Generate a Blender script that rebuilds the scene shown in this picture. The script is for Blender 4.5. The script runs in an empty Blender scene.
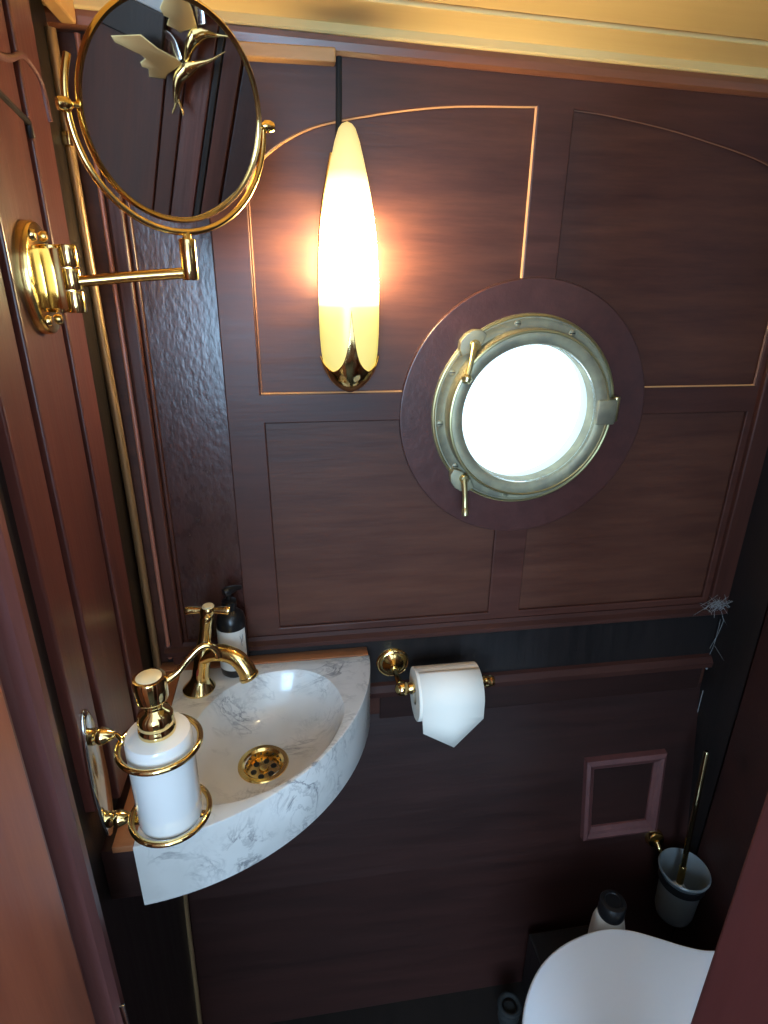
import bpy, bmesh, math, random
from mathutils import Vector, Matrix, Euler
C = bpy.context.scene.collection
S = bpy.context.scene
random.seed(4)
PI = math.pi
V = Vector

# ------------------------------------------------------------------ camera
cam = bpy.data.cameras.new('camera'); co = bpy.data.objects.new('camera', cam); C.objects.link(co)
cam.sensor_fit = 'VERTICAL'; cam.sensor_height = 36.0
cam.lens = 590.0 / 1024 * 36
cam.clip_start = 0.02; cam.clip_end = 60
r_ = V((0.98819, -0.15302, 0.00958)); 
yaw, pit, rol = 0.1532, 0.3794, -0.0103
f = V((math.sin(yaw)*math.cos(pit), math.cos(yaw)*math.cos(pit), -math.sin(pit)))
r0 = V((math.cos(yaw), -math.sin(yaw), 0)); d0 = f.cross(r0)
rr = r0*math.cos(rol) + d0*math.sin(rol); dd = -r0*math.sin(rol) + d0*math.cos(rol)
m = Matrix((rr, -dd, -f)).transposed().to_4x4(); m.translation = (0.256, -0.9, 1.48)
co.matrix_world = m
S.camera = co

# ------------------------------------------------------------------ light
w = bpy.data.worlds.new('sky'); S.world = w; w.use_nodes = True
bg = w.node_tree.nodes['Background']; bg.inputs[0].default_value = (0.70, 0.86, 1.0, 1); bg.inputs[1].default_value = 2.2
def area(name, loc, aim, sx, sy, power, col):
    l = bpy.data.lights.new(name, 'AREA'); l.shape = 'RECTANGLE'; l.size = sx; l.size_y = sy; l.energy = power; l.color = col
    o = bpy.data.objects.new(name, l); C.objects.link(o); o.location = loc
    o.rotation_euler = (V(aim)-V(loc)).to_track_quat('-Z', 'Y').to_euler(); return o
area('doorway_daylight', (-0.12, -2.3, 1.40), (0.4, 0, 0.9), 0.9, 1.0, 52, (0.42, 0.69, 1.0))
S.view_settings.view_transform = 'Standard'; S.view_settings.look = 'None'
S.view_settings.gamma = 1; S.view_settings.use_curve_mapping = False
S.view_settings.exposure = 0.15

# ------------------------------------------------------------------ helpers
def link(o): C.objects.link(o); return o
def root(name, label, cat, loc=(0, 0, 0), group=None):
    o = bpy.data.objects.new(name, None); link(o); o.location = loc; o.empty_display_size = .02
    o['label'] = label; o['category'] = cat
    if group: o['group'] = group
    return o
def tag(o, label, cat, group=None, kind=None):
    o['label'] = label; o['category'] = cat
    if group: o['group'] = group
    if kind: o['kind'] = kind
    return o
def wloc(p):
    l = V((0, 0, 0))
    while p is not None: l = l + p.location; p = p.parent
    return l
def obj(name, bm, mat, parent=None, smooth=True, label=None, loc=None, angle=40):
    """link bm (given in world coordinates) as one mesh object"""
    if parent is not None: bmesh.ops.translate(bm, vec=-wloc(parent), verts=bm.verts)
    elif loc is not None: bmesh.ops.translate(bm, vec=-V(loc), verts=bm.verts)
    bmesh.ops.recalc_face_normals(bm, faces=bm.faces)
    me = bpy.data.meshes.new(name); 
    for fc in bm.faces: fc.smooth = smooth
    if smooth:
        for e in bm.edges:
            if len(e.link_faces) == 2 and e.calc_face_angle(0) > math.radians(angle): e.smooth = False
    bm.to_mesh(me); bm.free(); me.materials.append(mat)
    o = bpy.data.objects.new(name, me); link(o)
    if parent is not None: o.parent = parent
    elif loc is not None: o.location = loc
    if label: o['label'] = label
    return o
def struct(name, bm, mat, parent=None, smooth=False):
    o = obj(name, bm, mat, parent, smooth)
    if parent is None: o['kind'] = 'structure'
    return o
def box(bm, a, b, bev=0.0, seg=2):
    a, b = V(a), V(b); t = bmesh.new()
    bmesh.ops.create_cube(t, size=1)
    for v in t.verts: v.co = V([(a[i]+b[i])/2 + v.co[i]*abs(b[i]-a[i]) for i in range(3)])
    if bev: bmesh.ops.bevel(t, geom=t.edges[:], offset=bev, segments=seg, profile=.5, affect='EDGES')
    merge(bm, t); return bm
def merge(bm, t):
    me = bpy.data.meshes.new('tmp'); t.to_mesh(me); t.free(); bm.from_mesh(me); bpy.data.meshes.remove(me)
def B(a, b, bev=0.0, seg=2): return box(bmesh.new(), a, b, bev, seg)
def lathe(prof, o=(0, 0, 0), ax=(0, 0, 1), n=48, bm=None, sx=1, sy=1):
    """prof: list of (radius, height) revolved about axis ax through o"""
    bm = bm or bmesh.new(); q = V((0, 0, 1)).rotation_difference(V(ax).normalized()); o = V(o); rings = []
    for r, h in prof:
        if r < 1e-6: rings.append([bm.verts.new(o + q @ V((0, 0, h)))])
        else: rings.append([bm.verts.new(o + q @ V((r*sx*math.cos(2*PI*k/n), r*sy*math.sin(2*PI*k/n), h))) for k in range(n)])
    for A, D in zip(rings, rings[1:]):
        if len(A) == 1 and len(D) == 1: continue
        for k in range(n):
            j = (k+1) % n
            if len(A) == 1: bm.faces.new((A[0], D[k], D[j]))
            elif len(D) == 1: bm.faces.new((A[k], A[j], D[0]))
            else: bm.faces.new((A[k], A[j], D[j], D[k]))
    return bm
def cyl(p, q, r, r2=None, n=24, bev=0.0, bm=None):
    p, q = V(p), V(q); h = (q-p).length; r2 = r if r2 is None else r2
    if bev: pr = [(0, 0), (r-bev, 0), (r-bev*.3, bev*.3), (r, bev), (r2, h-bev), (r2-bev*.3, h-bev*.3), (r2-bev, h), (0, h)]
    else: pr = [(0, 0), (r, 0), (r2, h), (0, h)]
    return lathe(pr, p, q-p, n, bm)
def spline(pts, n=8):
    """Catmull-Rom through pts"""
    pts = [V(p) for p in pts]; P = [pts[0]*2-pts[1]] + pts + [pts[-1]*2-pts[-2]]; out = []
    for i in range(1, len(P)-2):
        for k in range(n):
            t = k/n; a, b, c, d = P[i-1], P[i], P[i+1], P[i+2]
            out.append(.5*((2*b) + (c-a)*t + (2*a-5*b+4*c-d)*t*t + (3*b-a-3*c+d)*t**3))
    out.append(pts[-1]); return out
def tube(path, rad, n=16, closed=False, bm=None, flat=1.0, cap=True):
    """rad: number or list; swept along path with parallel transport"""
    bm = bm or bmesh.new(); path = [V(p) for p in path]; N = len(path)
    rs = rad if isinstance(rad, (list, tuple)) else [rad]*N
    tang = []
    for i in range(N):
        a = path[(i-1) % N] if (closed or i > 0) else path[i]; b = path[(i+1) % N] if (closed or i < N-1) else path[i]
        tang.append((b-a).normalized())
    u = tang[0].orthogonal().normalized(); rings = []
    for i in range(N):
        u = (u - tang[i]*u.dot(tang[i])).normalized(); v = tang[i].cross(u)
        rings.append([bm.verts.new(path[i] + (u*math.cos(2*PI*k/n) + v*math.sin(2*PI*k/n)*flat)*rs[i]) for k in range(n)])
    R = N if closed else N-1
    for i in range(R):
        A, D = rings[i], rings[(i+1) % N]; off = 0
        if closed and i == N-1:
            off = min(range(n), key=lambda s: (A[0].co-D[s].co).length)
        for k in range(n):
            bm.faces.new((A[k], A[(k+1) % n], D[(k+1+off) % n], D[(k+off) % n]))
    if not closed and cap:
        bm.faces.new(rings[0]); bm.faces.new(rings[-1])
    return bm
def resamp(vals, n=8):
    out = []
    for a, b in zip(vals, vals[1:]): out += [a+(b-a)*k/n for k in range(n)]
    return out + [vals[-1]]
def prism(loops, thick, plane, bev=0.0, res=2):
    """filled 2-D outline(s) (first outer, rest holes), extruded; plane maps (u, v, w) to world"""
    cu = bpy.data.curves.new('t', 'CURVE'); cu.dimensions = '2D'; cu.fill_mode = 'BOTH'
    for lp in loops:
        s = cu.splines.new('POLY'); s.points.add(len(lp)-1)
        for p, q in zip(s.points, lp): p.co = (q[0], q[1], 0, 1)
        s.use_cyclic_u = True
    cu.extrude = max(thick/2 - bev, 1e-5); cu.bevel_depth = bev; cu.bevel_resolution = res; cu.offset = -bev
    o = bpy.data.objects.new('t', cu); link(o)
    dg = bpy.context.evaluated_depsgraph_get(); me = bpy.data.meshes.new_from_object(o.evaluated_get(dg), depsgraph=dg)
    bm = bmesh.new(); bm.from_mesh(me)
    bpy.data.objects.remove(o); bpy.data.curves.remove(cu); bpy.data.meshes.remove(me)
    bmesh.ops.remove_doubles(bm, verts=bm.verts, dist=1e-5)
    for v in bm.verts: v.co = plane(v.co.x, v.co.y, v.co.z)
    return bm
XZ = lambda y: (lambda u, v, w: V((u, y+w, v)))          # outline in x,z ; thickness along y
def circ(cx, cy, r, n=64, a0=0, a1=2*PI, end=False):
    m_ = n + (1 if end else 0)
    return [(cx + r*math.cos(a0+(a1-a0)*k/n), cy + r*math.sin(a0+(a1-a0)*k/n)) for k in range(m_)]

# ------------------------------------------------------------------ materials
def mat(name, col=(.5, .5, .5), rough=.5, metal=0.0, **kw):
    mt = bpy.data.materials.new(name); mt.use_nodes = True; p = mt.node_tree.nodes['Principled BSDF']
    p.inputs['Base Color'].default_value = (*col, 1); p.inputs['Roughness'].default_value = rough; p.inputs['Metallic'].default_value = metal
    for k, v in kw.items(): p.inputs[k.replace('_', ' ')].default_value = v
    return mt
def nd(mt, t, **kw):
    n = mt.node_tree.nodes.new(t)
    for k, v in kw.items():
        if k in n.inputs: n.inputs[k].default_value = v
        else: setattr(n, k, v)
    return n
def wood(name, c1, c2, grain=(1, 1, 1), rough=.28, bump=.12, scale=1.0, coat=.3, wear=None, coarse=.5):
    """grain: scale of noise along world axes - small number means stretched along that axis"""
    mt = mat(name, c1, rough); L = mt.node_tree.links; p = mt.node_tree.nodes['Principled BSDF']
    p.inputs['Coat Weight'].default_value = coat; p.inputs['Coat Roughness'].default_value = .22
    g = nd(mt, 'ShaderNodeNewGeometry'); mp = nd(mt, 'ShaderNodeMapping'); mp.inputs['Scale'].default_value = [x*scale for x in grain]
    L.new(g.outputs['Position'], mp.inputs['Vector'])
    n1 = nd(mt, 'ShaderNodeTexNoise', Scale=9.0, Detail=8.0, Roughness=.62, Distortion=.35); L.new(mp.outputs[0], n1.inputs['Vector'])
    n2 = nd(mt, 'ShaderNodeTexNoise', Scale=48.0, Detail=5.0, Roughness=.7); L.new(mp.outputs[0], n2.inputs['Vector'])
    n3 = nd(mt, 'ShaderNodeTexNoise', Scale=2.4, Detail=2.0); L.new(g.outputs['Position'], n3.inputs['Vector'])
    mx = nd(mt, 'ShaderNodeMath', operation='ADD'); L.new(n1.outputs[0], mx.inputs[0]); L.new(n2.outputs[0], mx.inputs[1])
    m2 = nd(mt, 'ShaderNodeMath', operation='MULTIPLY_ADD'); L.new(n3.outputs[0], m2.inputs[0]); m2.inputs[1].default_value = coarse; L.new(mx.outputs[0], m2.inputs[2])
    cr = nd(mt, 'ShaderNodeValToRGB'); cr.color_ramp.elements[0].position = .85+coarse*.35; cr.color_ramp.elements[1].position = 1.2+coarse*.62
    cr.color_ramp.elements[0].color = (*c2, 1); cr.color_ramp.elements[1].color = (*c1, 1)
    # ramp only runs 0..1: bring the sum into range
    sc = nd(mt, 'ShaderNodeMapRange'); L.new(m2.outputs[0], sc.inputs[0]); sc.inputs['From Min'].default_value = .72+coarse*.35; sc.inputs['From Max'].default_value = 1.28+coarse*.62
    cr.color_ramp.elements[0].position = 0; cr.color_ramp.elements[1].position = 1
    L.new(sc.outputs[0], cr.inputs[0])
    out = cr.outputs[0]
    if wear:
        nw = nd(mt, 'ShaderNodeTexNoise', Scale=70.0, Detail=6.0, Roughness=.75); L.new(g.outputs['Position'], nw.inputs['Vector'])
        rw = nd(mt, 'ShaderNodeMapRange'); rw.inputs['From Min'].default_value = .70; rw.inputs['From Max'].default_value = .76; L.new(nw.outputs[0], rw.inputs[0])
        mm = nd(mt, 'ShaderNodeMixRGB'); L.new(rw.outputs[0], mm.inputs[0]); L.new(out, mm.inputs[1]); mm.inputs[2].default_value = (*wear, 1); out = mm.outputs[0]
    L.new(out, p.inputs['Base Color'])
    rr_ = nd(mt, 'ShaderNodeMapRange'); L.new(n2.outputs[0], rr_.inputs[0]); rr_.inputs['To Min'].default_value = rough*.8; rr_.inputs['To Max'].default_value = rough*1.35
    L.new(rr_.outputs[0], p.inputs['Roughness'])
    n4 = nd(mt, 'ShaderNodeTexNoise', Scale=150.0, Detail=2.0); L.new(mp.outputs[0], n4.inputs['Vector'])
    ad = nd(mt, 'ShaderNodeMath', operation='ADD'); L.new(n2.outputs[0], ad.inputs[0]); L.new(n4.outputs[0], ad.inputs[1])
    bp = nd(mt, 'ShaderNodeBump', Strength=bump, Distance=.002); L.new(ad.outputs[0], bp.inputs['Height']); L.new(bp.outputs[0], p.inputs['Normal']); L.new(bp.outputs[0], p.inputs['Coat Normal'])
    return mt
MAH1, MAH2 = (.115, .040, .022), (.042, .013, .010)
HX, VZ = (.10, 1, 1), (1, 1, .08)
M = dict(
    panel=wood('varnished mahogany panel', MAH1, MAH2, HX, rough=.42, bump=.12, coat=.0),
    frame=wood('varnished mahogany stile', (.095, .030, .019), (.038, .012, .009), VZ, rough=.36, bump=.12, coat=.08),
    crinkle=wood('crinkled thick varnish over mahogany', (.080, .026, .020), (.034, .012, .010), (1, 1, .5), rough=.26, bump=.20, coat=.4),
    rail=wood('varnished mahogany rail', (.095, .030, .019), (.038, .012, .009), HX, rough=.42, bump=.06, coat=.08),
    plank=wood('red mahogany plank', (.135, .040, .031), (.050, .017, .015), VZ, rough=.34, bump=.2, wear=(.30, .14, .10)),
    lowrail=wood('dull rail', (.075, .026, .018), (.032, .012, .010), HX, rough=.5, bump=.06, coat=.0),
    dark=wood('blackened wood and shade', (.020, .014, .013), (.008, .007, .007), VZ, rough=.4, bump=.15, wear=(.06, .05, .05)),  # also carries the shade below the basin and in the corner recess
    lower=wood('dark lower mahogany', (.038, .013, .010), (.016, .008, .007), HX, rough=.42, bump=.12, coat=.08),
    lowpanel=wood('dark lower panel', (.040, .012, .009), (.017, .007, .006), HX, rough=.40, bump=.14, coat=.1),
    ring=wood('porthole surround', (.090, .028, .022), (.048, .017, .015), (1, 1, 1), rough=.38, bump=.15),
    jamb=wood('dull purple mahogany', (.20, .075, .070), (.11, .040, .040), VZ, rough=.42, bump=.2, wear=(.40, .28, .26)),
    orange=wood('orange mahogany', (.44, .160, .095), (.28, .085, .055), VZ, rough=.40, bump=.12, coat=.1),
    door=wood('red brown door', (.085, .013, .010), (.052, .009, .008), VZ, rough=.6, bump=.08, coat=.0),
    cleat=wood('bare orange timber', (.42, .155, .055), (.24, .080, .030), (.3, 1, 1), rough=.5, bump=.3, coat=0),
    cream=wood('cream varnished ceiling board', (.80, .60, .26), (.72, .50, .19), (.04, 1, 1), rough=.45, bump=.03, coat=.1, coarse=.2),
    cornice=wood('brown cornice', (.26, .090, .040), (.13, .045, .022), HX, rough=.35, bump=.1),
    tan=wood('tan strip', (.60, .34, .12), (.44, .22, .08), HX, rough=.4, bump=.1),
    hatch=wood('dusty reddish moulding', (.150, .050, .045), (.085, .028, .027), (1, 1, 1), rough=.5, bump=.15, wear=(.3, .22, .2)),
    beadw=mat('pale orange bead', (.62, .30, .12), .5), beadd=mat('dull bead', (.22, .10, .06), .5),
    floor=wood('dark floor', (.016, .011, .009), (.008, .006, .005), (1, .1, 1), rough=.6, coat=0),
    brass=mat('polished brass', (.90, .68, .30), .10, 1.0),
    brass2=mat('gilt brass', (.95, .66, .24), .16, 1.0),
    darkbrass=mat('brass toned for dark reflections', (.30, .24, .13), .14, 1.0),  # dark reflections on the brush handle are put into the base colour
    wing=mat('satin brass leaf', (.92, .74, .36), .36, 1.0),
    oldbrass=mat('dull porthole brass', (.30, .27, .18), .52, .65),
    oldbrass_edge=mat('worn brass edge', (.55, .48, .24), .3, .9),
    steel=mat('polished steel', (.75, .75, .72), .12, 1.0),
    mirror=mat('mirror silvering', (.80, .78, .78), .015, 1.0),
    ceramic=mat('white glazed ceramic', (.86, .86, .84), .08, Coat_Weight=.4),
    plastic=mat('white seat plastic', (.80, .82, .86), .22),
    paper=mat('toilet tissue', (.92, .84, .72), .9),
    card=mat('cardboard core', (.45, .36, .26), .9),
    black=mat('black plastic', (.010, .010, .011), .28),
    blackpipe=mat('painted conduit', (.012, .012, .011), .85),
    label=mat('paper label', (.72, .69, .63), .6),
    ink=mat('grey label ink', (.25, .23, .22), .6),
    red=mat('red enamel mark', (.45, .06, .03), .5),
    whitepl=mat('white bottle plastic', (.75, .74, .70), .35),
    dust_highlight=mat('grey dust web', (.24, .24, .24), .95),  # cobweb, and the painted highlight slivers in the right corner
    copper=mat('bronzed pipe', (.42, .27, .14), .34, .55),
    iris=mat('ivory enamel cap', (.85, .72, .45), .25),
    lining=mat('white painted port lining', (.80, .88, .90), .5),
    outside=mat('pale opening daylight', (.55, .60, .63), .6),
)
for k_, v_ in (('panel', .38), ('frame', .38), ('rail', .38), ('lowrail', .2), ('lower', .3), ('dark', .3), ('floor', .2)): M[k_].node_tree.nodes['Principled BSDF'].inputs['Specular IOR Level'].default_value = v_
# old brass mottling
def mottle(mt, c1, c2, sc=35):
    L = mt.node_tree.links; p = mt.node_tree.nodes['Principled BSDF']; g = nd(mt, 'ShaderNodeNewGeometry'); n = nd(mt, 'ShaderNodeTexNoise', Scale=sc, Detail=6.0)
    L.new(g.outputs['Position'], n.inputs['Vector']); cr = nd(mt, 'ShaderNodeValToRGB'); cr.color_ramp.elements[0].position = .35; cr.color_ramp.elements[1].position = .65
    cr.color_ramp.elements[0].color = (*c1, 1); cr.color_ramp.elements[1].color = (*c2, 1); L.new(n.outputs[0], cr.inputs[0]); L.new(cr.outputs[0], p.inputs['Base Color'])
mottle(M['oldbrass'], (.26, .24, .17), (.42, .38, .24))
# marble
def marble():
    mt = mat('veined white marble', (.8, .8, .8), .16, Coat_Weight=.2); L = mt.node_tree.links; p = mt.node_tree.nodes['Principled BSDF']
    g = nd(mt, 'ShaderNodeNewGeometry'); mp = nd(mt, 'ShaderNodeMapping'); mp.inputs['Rotation'].default_value = (.4, .3, .9); mp.inputs['Scale'].default_value = (1, 1.7, 1); L.new(g.outputs['Position'], mp.inputs[0])
    def vein(scale, width, amp):
        n = nd(mt, 'ShaderNodeTexNoise', Scale=scale, Detail=9.0, Roughness=.62, Distortion=1.2); L.new(mp.outputs[0], n.inputs['Vector'])
        s = nd(mt, 'ShaderNodeMath', operation='SUBTRACT'); L.new(n.outputs[0], s.inputs[0]); s.inputs[1].default_value = .5
        a = nd(mt, 'ShaderNodeMath', operation='ABSOLUTE'); L.new(s.outputs[0], a.inputs[0])
        r = nd(mt, 'ShaderNodeMapRange'); L.new(a.outputs[0], r.inputs[0]); r.inputs['From Max'].default_value = width; r.inputs['To Min'].default_value = amp; r.inputs['To Max'].default_value = 0
        return r
    v1 = vein(8, .030, .85); v2 = vein(19, .04, .38)
    msk = nd(mt, 'ShaderNodeTexNoise', Scale=10.0, Detail=4.0); L.new(mp.outputs[0], msk.inputs['Vector'])
    mr = nd(mt, 'ShaderNodeMapRange'); L.new(msk.outputs[0], mr.inputs[0]); mr.inputs['From Min'].default_value = .46; mr.inputs['From Max'].default_value = .66
    mx = nd(mt, 'ShaderNodeMath', operation='MAXIMUM'); L.new(v1.outputs[0], mx.inputs[0]); L.new(v2.outputs[0], mx.inputs[1])
    mu = nd(mt, 'ShaderNodeMath', operation='MULTIPLY'); L.new(mx.outputs[0], mu.inputs[0]); L.new(mr.outputs[0], mu.inputs[1])
    cl = nd(mt, 'ShaderNodeTexNoise', Scale=6.0, Detail=3.0); L.new(g.outputs['Position'], cl.inputs['Vector'])
    cr = nd(mt, 'ShaderNodeValToRGB'); cr.color_ramp.elements[0].color = (.60, .585, .55, 1); cr.color_ramp.elements[1].color = (.79, .775, .74, 1)
    cr.color_ramp.elements[0].position = .35; cr.color_ramp.elements[1].position = .6; L.new(cl.outputs[0], cr.inputs[0])
    mm = nd(mt, 'ShaderNodeMixRGB'); L.new(mu.outputs[0], mm.inputs[0]); L.new(cr.outputs[0], mm.inputs[1]); mm.inputs[2].default_value = (.16, .165, .18, 1)
    L.new(mm.outputs[0], p.inputs['Base Color']); return mt
M['marble'] = marble()
def glassy(name, col, rough, ior=1.45):
    mt = bpy.data.materials.new(name); mt.use_nodes = True; p = mt.node_tree.nodes['Principled BSDF']
    p.inputs['Base Color'].default_value = (*col, 1); p.inputs['Roughness'].default_value = rough; p.inputs['Transmission Weight'].default_value = 1; p.inputs['IOR'].default_value = ior
    return mt
M['glass'] = glassy('porthole glass', (.93, 1.0, 1.0), 0.0, 1.05)
M['frost'] = mat('frosted glass cup', (.26, .29, .30), .35, Transmission_Weight=.45)
def lampglass():
    mt = mat('lit opal glass', (.45, .38, .20), .3); L = mt.node_tree.links; p = mt.node_tree.nodes['Principled BSDF']
    g = nd(mt, 'ShaderNodeNewGeometry'); s = nd(mt, 'ShaderNodeSeparateXYZ'); L.new(g.outputs['Position'], s.inputs[0])
    mr = nd(mt, 'ShaderNodeMapRange'); L.new(s.outputs['Z'], mr.inputs[0]); mr.inputs['From Min'].default_value = 1.36; mr.inputs['From Max'].default_value = 1.66
    cr = nd(mt, 'ShaderNodeValToRGB'); e = cr.color_ramp.elements
    e[0].position = 0; e[0].color = (1.0, .80, .15, 1); e[1].position = 1; e[1].color = (1.0, .76, .24, 1)
    for pos, c in ((.17, (1.0, .84, .19)), (.28, (1.0, .84, .24)), (.34, (1.0, .76, .38)), (.52, (1.0, .74, .40)), (.68, (1.0, .74, .34)), (.85, (1.0, .80, .30))):
        q = e.new(pos); q.color = (*c, 1)
    L.new(mr.outputs[0], cr.inputs[0]); L.new(cr.outputs[0], p.inputs['Emission Color'])
    st = nd(mt, 'ShaderNodeValToRGB'); e = st.color_ramp.elements
    e[0].position = 0; e[0].color = (.0055,)*3+(1,); e[1].position = 1; e[1].color = (.005,)*3+(1,)
    for pos, c in ((.15, .0066), (.22, .0085), (.27, .013), (.325, .10), (.39, 1.0), (.55, .9), (.68, .05), (.82, .0085)):
        q = e.new(pos); q.color = (c, c, c, 1)
    L.new(mr.outputs[0], st.inputs[0]); mu = nd(mt, 'ShaderNodeMath', operation='MULTIPLY'); L.new(st.outputs[0], mu.inputs[0]); mu.inputs[1].default_value = 115.0
    L.new(mu.outputs[0], p.inputs['Emission Strength']); return mt
M['lampglass'] = lampglass()

# ------------------------------------------------------------------ the room
PX, PZ = .620, 1.278          # porthole centre on the back wall
CEIL = 1.775
RW = 1.07                     # right wall
def lowy(z):                  # hull side leans inboard towards the floor
    P = [(0.0, -.110), (.35, -.068), (.53, -.033), (.70, 0.0), (2, 0)]
    if z <= 0: return -.110
    for (z0, y0), (z1, y1) in zip(P, P[1:]):
        if z <= z1: return y0 + (y1-y0)*(z-z0)/(z1-z0)
# back wall: upper plate with the round hole, then the leaning hull side
bm = bmesh.new()
def wall_plate(bm, y, hole):
    n = 64; sq = []; h = .26
    ring = [bm.verts.new((PX+hole*math.cos(2*PI*k/n), y, PZ+hole*math.sin(2*PI*k/n))) for k in range(n)]
    for k in range(n):
        a = 2*PI*k/n; c, s = math.cos(a), math.sin(a); t = h/max(abs(c), abs(s)); sq.append(bm.verts.new((PX+t*c, y, PZ+t*s)))
    for k in range(n): bm.faces.new((ring[k], ring[(k+1) % n], sq[(k+1) % n], sq[k]))
    def q(x0, x1, z0, z1): bm.faces.new([bm.verts.new(p) for p in ((x0, y, z0), (x1, y, z0), (x1, y, z1), (x0, y, z1))])
    q(-.06, PX-h, .70, 1.95); q(PX+h, RW+.06, .70, 1.95); q(PX-h, PX+h, .70, PZ-h); q(PX-h, PX+h, PZ+h, 1.95)
    return ring
r1 = wall_plate(bm, 0.0, .118); r2 = wall_plate(bm, .030, .118)
for k in range(64): bm.faces.new((r1[k], r1[(k+1) % 64], r2[(k+1) % 64], r2[k]))
wall_back = struct('wall_back', bm, M['panel'])
bm = bmesh.new()
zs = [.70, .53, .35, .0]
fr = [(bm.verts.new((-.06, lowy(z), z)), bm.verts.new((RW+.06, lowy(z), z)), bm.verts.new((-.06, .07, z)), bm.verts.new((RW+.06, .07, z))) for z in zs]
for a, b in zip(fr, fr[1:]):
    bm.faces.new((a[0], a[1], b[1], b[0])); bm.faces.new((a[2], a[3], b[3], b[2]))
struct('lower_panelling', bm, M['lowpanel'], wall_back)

# raised framing of the back wall: stiles and rails round four sunk panels
T = .007
arch = [(.207, 1.585), (.229, 1.620), (.280, 1.652), (.345, 1.670), (.464, 1.688), (.596, 1.694)]
archR = [(.649, 1.692), (.70, 1.688), (.781, 1.677), (.845, 1.665), (.93, 1.646), (1.00, 1.622)]
def arcpts(p, q):
    a0 = math.atan2(p[1]-PZ, p[0]-PX); a1 = math.atan2(q[1]-PZ, q[0]-PX)
    while a1-a0 > PI: a1 -= 2*PI
    while a1-a0 < -PI: a1 += 2*PI
    return [(PX+RR*math.cos(a0+(a1-a0)*k/20), PZ+RR*math.sin(a0+(a1-a0)*k/20)) for k in range(21)]
RR = .2
def onx(x, s): return (x, PZ + s*math.sqrt(RR**2-(x-PX)**2))
def onz(z, s): return (PX + s*math.sqrt(RR**2-(z-PZ)**2), z)
sp = lambda pts: [(p.x, p.y) for p in spline([V((a, b, 0)) for a, b in pts], 6)]
UL = [(.207, 1.316)] + sp(arch) + arcpts(onx(.596, 1), onz(1.316, -1))
UR = sp(archR) + [(1.022, 1.50), (1.022, 1.316)] + arcpts(onz(1.316, 1), onx(.649, 1))
LL = arcpts(onz(1.272, -1), onx(.588, -1)) + [(.588, .912), (.214, .912), (.211, 1.272)]
LR = arcpts(onx(.647, -1), onz(1.272, 1)) + [(1.018, 1.272), (1.018, .912), (.647, .912)]
outer = [(.156, .897), (RW, .897), (RW, 1.74), (.156, 1.75)]
struct('panel_frame', prism([outer, UL, UR, LL, LR, circ(PX, PZ, .14, 64)], T, XZ(-T/2), .0020, 2), M['rail'], wall_back)
def bead(pts, r, mt):  # thin strip along a panel edge, paler than its frame
    struct('panel_bead', tube([(a, -.0035, b) for a, b in pts], r, 8), M[mt], wall_back)
bead(sp(arch), .0018, 'beadw'); bead([(.596, 1.694), (.596, 1.480)], .0022, 'beadw'); bead([(.2085, 1.585), (.2085, 1.318)], .0015, 'beadd')
bead([(.208, 1.3165), (.425, 1.3165)], .0018, 'beadw'); bead([(.822, 1.3165), (1.021, 1.3165)], .0018, 'beadw'); bead(sp(archR), .0010, 'beadd'); bead([(1.021, 1.50), (1.021, 1.318)], .0015, 'beadd')
# round pad the porthole is bolted to
struct('porthole_pad', prism([circ(PX, PZ, .2035, 96), circ(PX, PZ, .125, 96)], .010, XZ(-.005), .002, 2), M['ring'], wall_back)
# narrow shiny panel, stiles and mouldings left of the frame
bm = bmesh.new(); box(bm, (.1565, -.0035, .897), (.2035, .0, 1.75), .001); struct('stile', bm, M['frame'], wall_back)
struct('sunk_panel', B((.058, -.0012, .897), (.1558, .002, 1.75)), M['crinkle'], wall_back)
bm = bmesh.new(); box(bm, (.030, -.014, .66), (.050, 0, 1.74), .004, 3); box(bm, (.0505, -.007, .66), (.0575, 0, 1.58), .003, 3)
struct('panel_moulding', bm, M['frame'], wall_back)
# orange lit bead beside it
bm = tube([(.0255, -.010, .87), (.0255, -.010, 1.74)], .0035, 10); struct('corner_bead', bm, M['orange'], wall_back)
# trim stile at the right hand corner
bm = B((1.030, -.016, .897), (RW, 0, 1.75), .003); struct('corner_stile', bm, M['frame'], wall_back)

# rail under the panels
bm = prism([[(0, .8725), (-.012, .8725), (-.022, .880), (-.022, .888), (-.014, .893), (-.010, .899), (0, .899)]], RW-.02, lambda u, v, w_: V((w_+(RW+.02)/2, u, v)), 0)
struct('trim_1', bm, M['lowrail'])
# dark board between the rail and the lower moulding
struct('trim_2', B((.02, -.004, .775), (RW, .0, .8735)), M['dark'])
bm = prism([[(0, .748), (-.018, .752), (-.020, .764), (-.012, .774), (0, .778)]], RW-.02, lambda u, v, w_: V((w_+(RW+.02)/2, u, v)), 0)
struct('trim_3', bm, M['lowrail'])
# thin lower fillet
struct('trim_4', B((.39, -.004, .690), (RW-.01, 0, .750), .002), M['lower'])

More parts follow.
